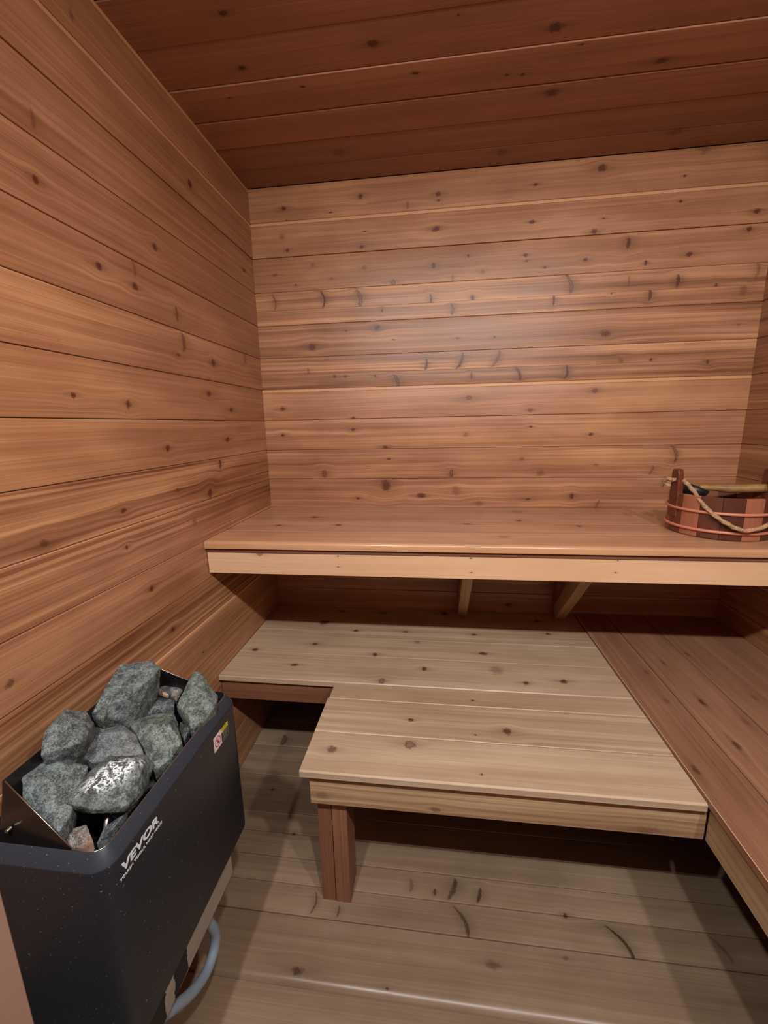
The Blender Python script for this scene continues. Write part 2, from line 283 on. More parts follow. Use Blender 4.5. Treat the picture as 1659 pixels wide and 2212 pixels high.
# ---- setting
b = Boards()
for k, bot, top in wall_bands():
    t = TONES_B[k]
    if k in (3, 5):                       # boards whose figure changes along a growth line
        m_ = top - (.072 if k == 3 else .070)
        for q, (c, d, dt) in enumerate(((m_, top, .03), (bot, m_, -.03))):
            b.add(lambda u, v, n: (u, -n, v), 0, c, d, 0, W, .014, bev=.0014 if q else .0004, bev2=.0014 if not q else .0009, gap=.0001 + .0003 * 0, seed=k * 1.37 + q * .6, tone=t[0] + dt, streak=t[1], knots=[x for x in K_BACK if c <= x[1] < d], crown=.0006)
        continue
    if k in (1, 6):                        # pale sapwood along the top edge of the board
        b.add(lambda u, v, n: (u, -n, v), 0, top - .0125, top, 0, W, .014, bev=.0002, bev2=.004, rnd='b', gap=.0001, seed=k * 1.37 + .3, tone=.55, streak=.05, lift=.002)
        top = top - .0125
    b.add(lambda u, v, n: (u, -n, v), 0, bot, top, 0, W, .014, bev=.0012, seed=k * 1.37 + .3, tone=t[0], streak=t[1], knots=K_BACK, lift=(.002 if k in (1, 6) else .0), bev2=.0002 if k in (1, 6) else .003, rnd='b', crown=.0005 if k not in (1, 6) else 0)
tag(b.build('wall_back', M_wall), 'back wall of knotty horizontal cedar boards', kind='structure')
b = Boards()
for k, bot, top in wall_bands():
    t = TONES_L[k]
    if k in (0, 1, 12):
        b.add(lambda u, v, n: (n, u, v), -3, top - .0125, top, FRONT, 0, .014, bev=.0002, bev2=.004, rnd='b', gap=.0001, seed=k * 2.11 + 40.3, tone=.45, streak=.05, lift=.002)
        top = top - .0125
    b.add(lambda u, v, n: (n, u, v), -3, bot, top, FRONT, 0, .014, bev=.0012, seed=k * 2.11 + 40.3, tone=t[0], streak=t[1], knots=K_LEFT, lift=(.002 if k in (0, 1, 12) else 0), bev2=.0002 if k in (0, 1, 12) else .003, rnd='b', crown=.0005 if k not in (0, 1, 12) else 0)
tag(b.build('wall_left', M_wall), 'left wall of long horizontal cedar boards beside the heater', kind='structure')
b = Boards()
for k, bot, top in wall_bands():
    b.add(lambda u, v, n: (W - n, u, v), -3, bot, top, FRONT, 0, .014, seed=k * 1.93 + 80.3, tone=rng.uniform(-.2, -.02), streak=.5, knots=rknots(rng, FRONT, 0, bot, top, 5) if top - bot > .06 else (), crown=.0006)
tag(b.build('wall_right', M_wall), 'right wall of darker horizontal cedar boards', kind='structure')
b = Boards()
for k, bot, top in wall_bands():
    b.add(lambda u, v, n: (u, FRONT + n, v), 0, bot, top, 0, W, .014, seed=k * 1.71 + 120.3, tone=0, streak=.4)
tag(b.build('wall_front', M_wall), 'cedar wall behind the camera', kind='structure')
b = Boards()
edge = 0.0; k = 0; ys = [0, -.113]
while ys[-1] > FRONT: ys.append(max(FRONT, ys[-1] - .133))
for k in range(len(ys) - 1):
    b.add(lambda u, v, n: (u, v, H - n), 0, ys[k + 1], ys[k], 0, W, .014, bev=.0018, bev2=.006 if k in (2, 3) else .0018, rnd='b', gap=.0011, seed=k * 1.5 + 160.3, tone=[-.12, -.12, .02, .05, -.02, -.05, .0][k % 7], streak=.2, knots=K_CEIL, lift=.002 if k in (2, 3) else (.001 if k == 5 else 0))
tag(b.build('ceiling', M_ceil), 'dark reddish cedar board ceiling', kind='structure')
b = Boards()
fy = [0, -.075, -.225, -.374, -.523, -.6725, -.745, -.8215, -.894, -.972, -1.118, -1.27, -1.42, -1.57, -1.72, -1.87, -2.02, FRONT]
tn = [0, 0, .05, .0, -.08, .0, -.02, .07, .05, .04, .05, 0, 0, 0, 0, 0, 0, 0]
for k in range(len(fy) - 1):
    hv = k in (5, 7)
    b.add(lambda u, v, n: (u, v, n), 0, fy[k + 1], fy[k], 0, W, .02, bev=.024 if k == 9 else .0018, bev2=.0018, rnd='a' if k == 9 else None, gap=.0012 if not hv else .0006, seed=k * 1.31 + 200.3, tone=tn[k], streak=.22, knots=K_FL, crown=.0012)
tag(b.build('floor', M_floor), 'greyish worn cedar plank floor', kind='structure')

# ---- upper bench
ub = thing('sauna_bench', 'upper cedar bench along the back wall with rounded front edge and the bucket on it', 'bench', (0, -.3, 0))
b = Boards()
ue = [0, -.147, -.298, -.443, YU]
for k in range(4):
    b.add(lambda u, v, n: (u, v, ZU + n), 0, ue[k + 1], ue[k], .002, W - .002, .024, bev=.0016 if k < 3 else .011, bev2=.0016, gap=.0004, seed=k * 3.3 + 1.1, tone=(0, -.02, .03, .08)[k], streak=.3, knots=K_UB, rnd='a' if k == 3 else None)
b.tongue(lambda u, v, n: (u, v, ZU + n), ue[1:4], .004, W - .004)
b.build('seat_top', M_upper, ub)
b = Boards()
b.add(lambda u, v, n: (u, -.575 - n, v), 0, .831, .906, .004, W - .004, .018, bev=.001, seed=12.4, tone=.12, streak=.15, knots=K_UA)
b.build('fascia', M_fascia, ub)
b = Boards()
b.add(lambda u, v, n: (u, -.578 - n, v), 0, .904, .9205, .004, W - .004, .012, bev=.001, seed=15.4, tone=-.4, streak=.15)  # dark strip added in the gap, standing in for the overhang's shadow
b.build('added_gap_strip', M_red, ub)
def beam(p0, p1, wdt, dep, mat, name, parent, up=(1, 0, 0), seed=1.0, tone=0):
    """timber from p0 to p1; wdt along 'up', dep along the third axis"""
    p0, p1 = Vector(p0), Vector(p1); d = (p1 - p0); L = d.length; d.normalize()
    a = Vector(up); a = (a - d * a.dot(d)).normalized(); c = d.cross(a)
    bb = Boards()
    bb.add(lambda u, v, n: p0 + d * u + a * v + c * n, 0, -wdt / 2, wdt / 2, 0, L, dep / 2, bev=.0015, gap=0, seed=seed, tone=tone, streak=.4, lift=dep / 2)
    return bb.build(name, mat, parent)
for i, x in enumerate((.873, 1.289, 1.80)):
    if i == 2:
        beam((W - .020, -.555, .876), (W - .020, -.004, .876), .036, .086, M_fasciad, 'cleat', ub, seed=6.1); continue
    br = beam((x, -.555, .876), (x, -.004, .876), .038, .086, M_red, 'bracket', ub, seed=i + 3.1)
    beam((x, -.028, .476), (x, -.028, .832), .036, .044, M_red, 'upright', br, seed=i + 4.1)
    beam((x, -.040, .486), (x, -.40, .846), .038, .060, M_fasciad, 'brace', br, seed=i + 5.7)

# ---- lower bench
lb = thing('sauna_bench', 'lower cedar bench with deep square platform in the middle of the room', 'bench', (0.9, -.5, 0))
b = Boards()
le = [0, -.14, -.282, -.418, -.576]
lt = [(.0, .3), (.02, .7), (.05, .3), (.05, .3)]
for k in range(3):
    b.add(lambda u, v, n: (u, v, ZL + n), 0, le[k + 1], le[k], .002, XR, .019, bev=.0012, gap=.0009, seed=k * 2.3 + 31.1, tone=lt[k][0], streak=lt[k][1], knots=K_LB)
b.add(lambda u, v, n: (u, v, ZL + n), 0, YL, -.418, .002, XR, .019, bev=.003, bev2=.0012, gap=.0009, seed=3 * 2.3 + 31.1, tone=.05, streak=.3, knots=K_LB)
pe = [-.5885, -.672, -.822, YP]; pt_ = [(-.08, .3), (-.02, .6), (.1, .35)]
for k in range(3):
    b.add(lambda u, v, n: (u, v, ZL + n), 0, pe[k + 1], pe[k], XP + (.004 if k == 0 else 0), XR, .019, bev=.0014 if k < 2 else .004, bev2=.0014, gap=.0009, seed=k * 2.9 + 51.1, tone=pt_[k][0], streak=pt_[k][1], knots=K_LB, lift=.0008 if k == 1 else 0)
b.tongue(lambda u, v, n: (u, v, ZL + n), le[1:4], .004, XR - .002)
b.tongue(lambda u, v, n: (u, v, ZL + n), [-.5882] + pe[1:3], XP + .006, XR - .002)
b.build('seat_top', M_bench, lb)
b = Boards()
b.add(lambda u, v, n: (u, -.95 - n, v), 0, .347, .4275, .4385, XR + .010, .019, bev=.001, seed=62.4, tone=.0, streak=.8, knots=K_PA)
tag(b.build('fascia', M_fasciad, lb), 'pale fascia along the platform front')
b = Boards()
b.add(lambda u, v, n: (u, -.574 - n, v), 0, .360, .431, .004, .4385, .019, bev=.001, seed=66.4, tone=-.1, streak=.4)
tag(b.build('fascia', M_red, lb), 'reddish fascia under the short left part')
b = Boards()
b.add(lambda u, v, n: (.4385 - n, u, v), 0, .350, .4375, -.930, -.575, .019, bev=.001, seed=69.4, tone=-.1, streak=.4)
b.build('side_rail', M_red, lb)
beam((.006, -.553, .405), (XR, -.553, .405), .06, .036, M_red, 'bearer', lb, up=(0, 0, 1), seed=8.2)
beam((.006, -.02, .405), (XR, -.02, .405), .06, .036, M_red, 'bearer', lb, up=(0, 0, 1), seed=9.2)
leg = beam((.4655, -.8845, 0.0), (.4655, -.8845, .437), .0365, .082, M_red, 'leg', lb, seed=2.2, tone=-.1)
beam((.5065, -.8855, 0.0), (.5065, -.8855, .437), .0405, .084, M_red, 'leg', lb, seed=5.9, tone=.12)

# ---- side bench
sb = thing('sauna_bench', 'side bench of long reddish boards running along the right wall', 'bench', (1.65, -1.0, 0))
b = Boards()
xe = [XR, 1.493, 1.648, 1.806, W - .003]
for k in range(4):
    b.add(lambda u, v, n: (v, u, ZR + n), -4, xe[k], xe[k + 1], FRONT + .004, -.003, .019, bev=.0025, gap=.0012, seed=k * 2.7 + 71.1, tone=(-.1, .0, -.05, -.12)[k], streak=.3, knots=K_RB2, crown=.0008)
b.tongue(lambda u, v, n: (v, u, ZR + n), xe[1:4], FRONT + .006, -.005)
b.build('seat_top', M_side, sb)
b = Boards()
b.add(lambda u, v, n: (XR + .0015 - n, u, v), 0, ZR - .0185, ZR - .0005, FRONT + .006, -.005, .003, bev=.0006, seed=79.4, tone=.3, streak=.1)
tag(b.build('edge_strip', M_fascia, sb), 'thin pale edge of the innermost board')
b = Boards()
b.add(lambda u, v, n: (1.381 - n, u, v), 0, .347, .437, FRONT + .004, -.9512, .019, bev=.001, seed=77.4, tone=.1, streak=.3)
tag(b.build('fascia', M_fasciad, sb), 'greyish pale fascia on the inner side')
beam((1.42, FRONT + .01, .4425), (1.42, -.006, .4425), .012, .075, M_red, 'added_gap_strip', sb, up=(0, 0, 1), seed=4.4)  # unseen filler, added to stop a slit of light reaching the floor
for y in (-1.4, -2.05):
    beam((1.47, y, 0), (1.47, y, .436), .04, .08, M_red, 'leg', sb, seed=abs(y))

# ---- guard post in front of the heater
gp = thing('wooden_post', 'pinkish planed wooden post at the bottom left corner in front of the heater', 'post', (.36, -1.62, 0))
beam((.3785, -1.6185, 0), (.3785, -1.6185, 1.0), .036, .038, M_post, 'post_timber', gp, seed=3.9)

# ------------------------------------------------------------------ plain materials
def flat(name, col, rough=.5, metal=0.0, speck=0.0, bump=0.0, spec=.5, nscale=60, var=.0):
    T = NT(name)
    tc = T.n('TexCoord').outputs['Object']
    c = col
    if var:
        nz = T.noise(tc, nscale, 4, .6)
        c = T.mix(T.smooth(nz, .3, .7), tuple(x * (1 - var) for x in col[:3]) + (1,), tuple(min(1, x * (1 + var)) for x in col[:3]) + (1,))
    if speck:
        nz = T.noise(tc, 240, 2, .5)
        c = T.mix(T.math('MULTIPLY', T.smooth(nz, .70, .78), speck), c, srgb(170, 175, 185))
    T.bsdf(Base_Color=c, Roughness=rough, Metallic=metal)
    T.b.inputs['Specular IOR Level'].default_value = spec
    if bump:
        bp = T.n('Bump'); bp.inputs['Strength'].default_value = bump; bp.inputs['Distance'].default_value = .001
        T.L(T.noise(tc, nscale * 3, 3, .6), bp.inputs['Height']); T.L(bp.outputs[0], T.b.inputs['Normal'])
    return T.m
M_case = flat('black_powder_coat', srgb(31, 33, 38), .38, .0, speck=.35, spec=.5, bump=.12, nscale=300)
M_rim = flat('lit_rim_coat', srgb(42, 48, 57), .42, .0, speck=.4, bump=.12, nscale=300)  # casing coat coloured lighter, for the light caught by the up-facing bevel
M_inner = flat('dark_liner', srgb(24, 22, 22), .45, .3)
M_steel = flat('bare_steel_edge', srgb(200, 195, 185), .3, 1.0)
M_plate = flat('glossy_dark_plate', srgb(30, 26, 26), .22, .2, spec=.6)
M_ink = flat('white_ink', srgb(225, 232, 240), .6)
M_yellow = flat('yellow_sticker', srgb(206, 200, 60), .5)
M_redink = flat('red_ink', srgb(190, 30, 60), .5)
M_pink = flat('white_sticker', srgb(226, 214, 222), .5)
M_black = flat('black_sticker', srgb(26, 24, 34), .5)
M_conduit = flat('grey_conduit', srgb(138, 152, 168), .55, nscale=500, bump=.3)
M_rope = flat('rope_fibre', srgb(164, 128, 96), .9, nscale=220, bump=.8, var=.35)
M_hoop = flat('copper_hoop', srgb(190, 118, 90), .38, 0, spec=.5)
M_dark = flat('dark_ladle_metal', srgb(46, 46, 50), .4, .6)
M_handle = flat('olive_wood_handle', srgb(140, 104, 58), .5, nscale=40, var=.2)

def rock_mat(name, base, light, warm=0.0, crust=0.0, vein=.2):
    T = NT(name)
    tc = T.n('TexCoord').outputs['Object']
    a = T.noise(tc, 55, 5, .7); c2 = T.noise(tc, 420, 3, .65); a3 = T.noise(tc, 16, 3, .5)
    f = T.math('ADD', T.math('MULTIPLY', a, .55), T.math('MULTIPLY', c2, .45))
    col = T.mix(T.smooth(f, .40, .62), tuple(x * .45 for x in base[:3]) + (1,), light)
    col = T.mix(T.math('MULTIPLY', T.smooth(c2, .6, .72), .5), col, srgb(150, 160, 160))
    vn = T.math('ABSOLUTE', T.math('SUBTRACT', T.noise(tc, 22, 4, .6), .5))
    col = T.mix(T.math('MULTIPLY', T.math('SUBTRACT', 1.0, T.smooth(vn, .004, .022)), vein), col, srgb(172, 184, 184))
    if warm: col = T.mix(T.math('MULTIPLY', T.smooth(a3, .45, .6), warm), col, srgb(150, 112, 92))
    if crust:
        n1 = T.math('ABSOLUTE', T.math('SUBTRACT', T.noise(tc, 42, 5, .7), .5)); n2 = T.noise(tc, 26, 2, .5)
        x, y, z = T.sep(tc)
        reg = T.smooth(z, .748, .768)
        m = T.math('MULTIPLY', T.math('SUBTRACT', 1.0, T.smooth(n1, .012, .05)), T.math('MULTIPLY', T.smooth(n2, .36, .5), reg))
        col = T.mix(T.math('MULTIPLY', m, crust), col, srgb(238, 242, 246))
    T.bsdf(Base_Color=col, Roughness=.72)
    T.b.inputs['Specular IOR Level'].default_value = .35
    bp = T.n('Bump'); bp.inputs['Strength'].default_value = .7; bp.inputs['Distance'].default_value = .0018
    T.L(T.math('ADD', T.math('MULTIPLY', a, 1.5), T.math('MULTIPLY', c2, .5)), bp.inputs['Height']); T.L(bp.outputs[0], T.b.inputs['Normal'])
    return T.m
MR = rock_mat('grey_green_stone', srgb(78, 86, 88), srgb(116, 124, 124))
MRp = rock_mat('smooth_grey_stone', srgb(92, 97, 100), srgb(118, 122, 124), vein=.1)
MRg = rock_mat('greenish_stone', srgb(80, 88, 84), srgb(122, 130, 122))
MRc = rock_mat('crusted_stone', srgb(70, 78, 80), srgb(104, 112, 112), crust=1.0)
MRw = rock_mat('pinkish_speckled_stone', srgb(128, 116, 108), srgb(176, 166, 158), warm=.7)
MRt = rock_mat('tan_stone', srgb(150, 124, 98), srgb(190, 164, 134), vein=.1)
MRd = rock_mat('dark_stone', srgb(54, 58, 60), srgb(86, 90, 90))

# ------------------------------------------------------------------ heater
def rrect(x0, x1, y0, y1, r, n=6):
    pts = []
    for cx, cy, a0 in ((x1 - r, y1 - r, 0), (x0 + r, y1 - r, PI / 2), (x0 + r, y0 + r, PI), (x1 - r, y0 + r, 1.5 * PI)):
        for i in range(n + 1):
            a = a0 + i / n * PI / 2; pts.append((cx + r * math.cos(a), cy + r * math.sin(a)))
    return pts
def loft(rings, cap0=True, cap1=True):
    v = []; f = []; n = len(rings[0])
    for r in rings: v += r
    for i in range(len(rings) - 1):
        for j in range(n):
            k = (j + 1) % n; f.append((i * n + j, i * n + k, (i + 1) * n + k, (i + 1) * n + j))
    if cap0: f.append(tuple(range(n))[::-1])
    if cap1: f.append(tuple((len(rings) - 1) * n + j for j in range(n)))
    return v, f
def tube_data(pts, r, n=10, closed=False, rfun=None):
    pts = [Vector(p) for p in pts]; v = []; f = []; m = len(pts); up = None
    for i, p in enumerate(pts):
        if closed: d = pts[(i + 1) % m] - pts[i - 1]
        else: d = pts[min(i + 1, m - 1)] - pts[max(i - 1, 0)]
        d.normalize()
        if up is None: up = Vector((0, 0, 1)) if abs(d.z) < .9 else Vector((1, 0, 0))
        a = up - d * up.dot(d)
        a.normalize(); up = a; c = d.cross(a)
        for j in range(n):
            t = 2 * PI * j / n; rr = r if rfun is None else rfun(i, t)
            v.append(p + a * (rr * math.cos(t)) + c * (rr * math.sin(t)))
    for i in range(m if closed else m - 1):
        for j in range(n):
            k = (j + 1) % n; i2 = (i + 1) % m
            f.append((i * n + j, i * n + k, i2 * n + k, i2 * n + j))
    if not closed: f.append(tuple(range(n))[::-1]); f.append(tuple((m - 1) * n + j for j in range(n)))
    return v, f
def merge(*vf):
    V = []; F = []
    for v, f in vf:
        o = len(V); V += list(v); F += [tuple(i + o for i in q) for q in f]
    return V, F
def catmull(pts, n=8):
    P = [Vector(p) for p in pts]; P = [P[0] * 2 - P[1]] + P + [P[-1] * 2 - P[-2]]; out = []
    for i in range(1, len(P) - 2):
        for k in range(n):
            t = k / n; a, b_, c, d = P[i - 1:i + 3]
            out.append(.5 * ((2 * b_) + (c - a) * t + (2 * a - 5 * b_ + 4 * c - d) * t * t + (3 * b_ - a - 3 * c + d) * t ** 3))
    out.append(P[-2]); return out

X0, X1, Y0, Y1 = .086, .303, -1.42, -1.018
ZB, ZR1, ZT = .362, .6965, .718
heater = thing('sauna_heater', 'black electric sauna heater mounted low on the left wall and filled with grey stones', 'heater', (.2, -1.22, ZB))
rg = lambda ins, z, r: [(x, y, z) for x, y in rrect(X0 + ins, X1 - ins, Y0 + ins, Y1 - ins, max(.004, r - ins))]
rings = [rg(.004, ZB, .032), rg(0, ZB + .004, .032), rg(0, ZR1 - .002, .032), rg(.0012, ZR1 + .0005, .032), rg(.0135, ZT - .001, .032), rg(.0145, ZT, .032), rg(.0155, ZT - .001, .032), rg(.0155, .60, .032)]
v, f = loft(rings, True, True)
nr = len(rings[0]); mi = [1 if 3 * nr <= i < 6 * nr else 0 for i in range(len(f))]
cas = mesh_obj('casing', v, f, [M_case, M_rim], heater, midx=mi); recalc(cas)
for p in cas.data.polygons: p.use_smooth = len(p.vertices) == 4
try: cas.data.set_sharp_from_angle(angle=math.radians(30))
except Exception: pass
# inner basket: back plate higher, end plates falling to the rim
def plate(pts, th, nrm):
    n = Vector(nrm).normalized() * th; P = [Vector(p) for p in pts]; k = len(P)
    v = P + [p + n for p in P]
    f = [tuple(range(k)), tuple(k + i for i in reversed(range(k)))] + [(i, i + k, (i + 1) % k + k, (i + 1) % k) for i in range(k)]
    return v, f
zt = .790
pb = plate([(.104, -1.045, .69), (.104, -1.378, .69), (.1135, -1.370, .785), (.104, -1.355, .7905), (.104, -1.045, .7905)], .0012, (-1, 0, 0))
pb = plate([(.104, -1.036, .66), (.104, -1.395, .66), (.108, -1.372, zt), (.108, -1.036, zt)], .0012, (-1, 0, 0))
pn = plate([(.104, -1.400, .66), (.262, -1.400, .66), (.238, -1.4015, .7165), (.1125, -1.372, zt), (.108, -1.371, zt)], .0012, (0, -1, 0))
pf = plate([(.104, -1.036, .66), (.262, -1.036, .66), (.262, -1.0345, .7175), (.125, -1.036, .772), (.108, -1.036, zt)], .0012, (0, 1, 0))
v, f = merge(pb, pn, pf)
bas = mesh_obj('stone_basket', v, f, M_plate, heater); recalc(bas)
edge = [(.238, -1.402, .7172), (.1125, -1.3725, zt + .0006)]
e1 = tube_data(edge, .0009, 6); e2 = tube_data([(.108, -1.036, zt), (.125, -1.036, .7725), (.262, -1.0345, .718)], .0008, 6)
rim = [(x, y, ZT + .0004) for x, y in rrect(X0 + .0152, X1 - .0152, Y0 + .0152, Y1 - .0152, .018)]
i0 = [i for i, q in enumerate(rim) if q[0] > .235]
rimpart = sorted(i0); seg = [rim[i] for i in range(len(rim)) if rim[i][0] > .235]
far = sorted([q for q in seg if q[1] > -1.2], key=lambda q: (q[0] if q[1] > -1.036 else 1, -q[1])); near = [q for q in seg if q[1] < -1.2]
line = [(.262, -1.0335, ZT)] + [q for q in rim[:7]][::-1] + [q for q in rim[21:28]][::-1] + [(.24, -1.4045, ZT)]
e3 = tube_data(line, .0008, 6)
v, f = merge(e1, e2, e3)
mesh_obj('edge_trim', v, f, M_steel, bas, smooth=True)['label'] = 'bright bare steel edge'
# screw on the end plate, wall bracket behind
v, f = tube_data([(.128, -1.3905, .7275), (.128, -1.3975, .7275)], .003, 12)
mesh_obj('screw', v, f, M_steel, bas)
def box(x0, x1, y0, y1, z0, z1):
    v = [(x, y, z) for x in (x0, x1) for y in (y0, y1) for z in (z0, z1)]
    return v, [(0, 1, 3, 2), (4, 6, 7, 5), (0, 4, 5, 1), (2, 3, 7, 6), (0, 2, 6, 4), (1, 5, 7, 3)]
for y_ in (-1.36, -1.11):
    v, f = box(0, X0 + .002, y_, y_ + .03, .40, .67)
    mesh_obj('wall_bracket', v, f, M_inner, heater)
# heating element loop seen between the stones
v, f = tube_data(catmull([(.243, -1.355, .61), (.243, -1.352, .675), (.238, -1.335, .70), (.233, -1.315, .675), (.233, -1.31, .61)], 8), .0042, 10)
mesh_obj('heating_element', v, f, M_steel, heater, smooth=True)
# lettering
def text_mesh(name, s, size, mat, parent, y, z, x, length, height, shear=0.0, offset=0.0):
    cu = bpy.data.curves.new(name, 'FONT'); cu.body = s; cu.size = size; cu.shear = shear; cu.offset = offset; cu.extrude = .01
    cu.resolution_u = 4
    to = bpy.data.objects.new(name + '_c', cu); C.objects.link(to)
    bpy.context.view_layer.update()
    me = bpy.data.meshes.new_from_object(to.evaluated_get(bpy.context.evaluated_depsgraph_get()))
    bpy.data.objects.remove(to)
    xs = [q.co.x for q in me.vertices]; yy = [q.co.y for q in me.vertices]
    sx = length / (max(xs) - min(xs)); sy = height / (max(yy) - min(yy)); mx, my = min(xs), min(yy)
    for q in me.vertices:
        q.co = Vector((x + (.00025 if q.co.z > 0 else -.0002), y + (q.co.x - mx) * sx, z + (q.co.y - my) * sy))
    me.materials.clear(); me.materials.append(mat); me.name = name
    o = bpy.data.objects.new(name, me); link(o, parent); o.matrix_parent_inverse = Matrix.Translation(-parent.location)
    return o
text_mesh('logo_lettering', 'VEVOR', 1, M_ink, heater, -1.3915, .6685, X1, .0835, .0150, shear=.12, offset=.035)['label'] = 'white brand lettering'
text_mesh('slogan_lettering', 'TOUGH TOOLS, HALF PRICE', 1, M_ink, heater, -1.398, .6585, X1, .096, .0052, offset=.02)['label'] = 'small white slogan'
# sticker: pictogram half and text half
def rect(y0, y1, z0, z1, x): return [(x, y0, z0), (x, y1, z0), (x, y1, z1), (x, y0, z1)], [(0, 1, 2, 3)]
def disc(cy, cz, r0, r1, x, n=28):
    v = []; f = []
    for i in range(n):
        a = 2 * PI * i / n; v += [(x, cy + r0 * math.cos(a), cz + r0 * math.sin(a)), (x, cy + r1 * math.cos(a), cz + r1 * math.sin(a))]
    for i in range(n): k = (i + 1) % n; f.append((2 * i, 2 * i + 1, 2 * k + 1, 2 * k))
    return v, f
sx = X1
pieces = [(box(sx - .0002, sx + .0003, -1.131, -1.1005, .644, .677), 0), (box(sx - .0002, sx + .0003, -1.1005, -1.0715, .644, .677), 3),
          (rect(-1.1000, -1.0722, .6655, .6762, sx + .0005), 2), (rect(-1.0995, -1.0722, .6448, .6654, sx + .0004), 3),
          (rect(-1.1000, -1.0718, .6442, .6448, sx + .0006), 2), (rect(-1.0724, -1.0718, .6442, .6762, sx + .0006), 2),
          (disc(-1.1157, .6605, .0095, .0115, sx + .0006), 1),
          (([(sx + .0006, -1.1222, .6660), (sx + .0006, -1.1205, .6676), (sx + .0006, -1.1092, .6550), (sx + .0006, -1.1109, .6534)], [(0, 1, 2, 3)]), 1),
          (rect(-1.1185, -1.1125, .6555, .6595, sx + .0005), 1), (rect(-1.1170, -1.1150, .6595, .6660, sx + .0005), 1), (rect(-1.1140, -1.1128, .6595, .6650, sx + .0005), 1)]
for i in range(4): pieces.append((rect(-1.0975, -1.0755 - (.004 if i == 3 else 0), .6618 - i * .0044, .6624 - i * .0044, sx + .0006), 0))
for i in range(2): pieces.append((rect(-1.0965 + i * .002, -1.077, .6722 - i * .0035, .6730 - i * .0035, sx + .0007), 3))
V = []; F = []; MI = []
for (v, f), mi in pieces:
    o0 = len(V); V += v; F += [tuple(i + o0 for i in q) for q in f]; MI += [mi] * len(f)
st = mesh_obj('warning_sticker', V, F, [M_pink, M_redink, M_yellow, M_black], heater, midx=MI)
st['label'] = 'white and yellow warning sticker with a red prohibition sign'

# ---- board under the heater and the conduit
TB = NT('weathered_board')
tc = TB.n('TexCoord').outputs['Object']; x, y, z = TB.sep(tc)
nz = TB.noise(tc, 26, 4, .6); gr = TB.noise(TB.comb(TB.math('MULTIPLY', x, 60), TB.math('MULTIPLY', y, 10), TB.math('MULTIPLY', z, 260)), 1, 3, .6)
colb = TB.mix(gr, srgb(122, 112, 100), srgb(176, 166, 150))
yy = TB.math('ADD', y, TB.math('MULTIPLY', TB.math('SUBTRACT', nz, .5), .035))
m1 = TB.math('MULTIPLY', TB.math('GREATER_THAN', yy, -1.325), TB.math('LESS_THAN', yy, -1.285))
m2 = TB.math('LESS_THAN', yy, -1.352)
zc_ = TB.math('ADD', z, TB.math('MULTIPLY', TB.math('SUBTRACT', nz, .5), .03))
mm = TB.math('MULTIPLY', TB.math('MAXIMUM', m1, m2), TB.math('GREATER_THAN', zc_, .309))
colb = TB.mix(mm, colb, srgb(22, 20, 24))
TB.bsdf(Base_Color=colb, Roughness=.7)
sbd = thing('support_board', 'weathered grey wooden board with black paint patches fixed under the heater', 'board', (.15, -1.3, .306))
v, f = box(.0, .299, -1.72, -1.108, .307, .3615)
o = mesh_obj('board_timber', v, f, TB.m, sbd); mod = o.modifiers.new('bevel', 'BEVEL'); mod.width = .002; mod.segments = 2
cpts = catmull([(.268, -1.235, .304), (.272, -1.192, .282), (.275, -1.1725, .240), (.275, -1.165, .200), (.275, -1.180, .174), (.275, -1.214, .170), (.275, -1.261, .1985), (.272, -1.31, .244), (.268, -1.35, .285), (.265, -1.372, .304)], 10)
v, f = tube_data(cpts, .0105, 14, rfun=lambda i, t: .0105 + (.0004 if i % 2 else 0))
mesh_obj('conduit', v, f, M_conduit, heater, smooth=True)['label'] = 'grey flexible conduit looping down below the board'

# ------------------------------------------------------------------ stones
from mathutils import bvhtree
def stone(key, label, outline, peaks, depth, mat, shrink=.72, seed=0, rough=.0016, name='stone'):
    pts = [Vector(q) for q in outline] + [Vector(q) for q in peaks]
    cx = sum((Vector(q) for q in outline), Vector()) / len(outline)
    for q in outline:
        q = Vector(q); d = (q - cx) * shrink; pts.append(Vector((cx.x + d.x, cx.y + d.y, min(q.z, cx.z) - depth)))
        pts.append(Vector((cx.x + (q.x - cx.x) * .96, cx.y + (q.y - cx.y) * .96, q.z - depth * .45)))
    bm = bmesh.new()
    for q in pts: bm.verts.new(q)
    r = bmesh.ops.convex_hull(bm, input=bm.verts)
    bmesh.ops.delete(bm, geom=[g for g in bm.verts if not g.link_faces], context='VERTS')
    bmesh.ops.dissolve_limit(bm, angle_limit=math.radians(6), verts=bm.verts, edges=bm.edges)
    bmesh.ops.bevel(bm, geom=list(bm.edges), offset=.0012, segments=1, affect='EDGES')
    bmesh.ops.triangulate(bm, faces=bm.faces)
    for it in range(4):
        long_ = [e for e in bm.edges if e.calc_length() > .0042]
        if not long_: break
        bmesh.ops.subdivide_edges(bm, edges=long_, cuts=1)
        bmesh.ops.triangulate(bm, faces=bm.faces)
    bm.normal_update()
    off = Vector((seed * 3.7, seed * 1.3, seed * 2.1))
    mv = []
    for q in bm.verts:
        a = noise.fractal(q.co * 45 + off, .8, 2.0, 4) * rough * .9
        c = abs(noise.noise(q.co * 22 + off)) * rough * -1.4
        mv.append(q.normal * (a + c))
    for q, d in zip(bm.verts, mv): q.co += d
    me = bpy.data.meshes.new(name); bm.to_mesh(me); bm.free(); me.materials.append(mat)
    o = bpy.data.objects.new(name, me); C.objects.link(o)
    for p in me.polygons: p.use_smooth = True
    try: me.set_sharp_from_angle(angle=math.radians(24))
    except Exception: pass
    return tag(o, label, 'stone', 'stones heaped in the heater')
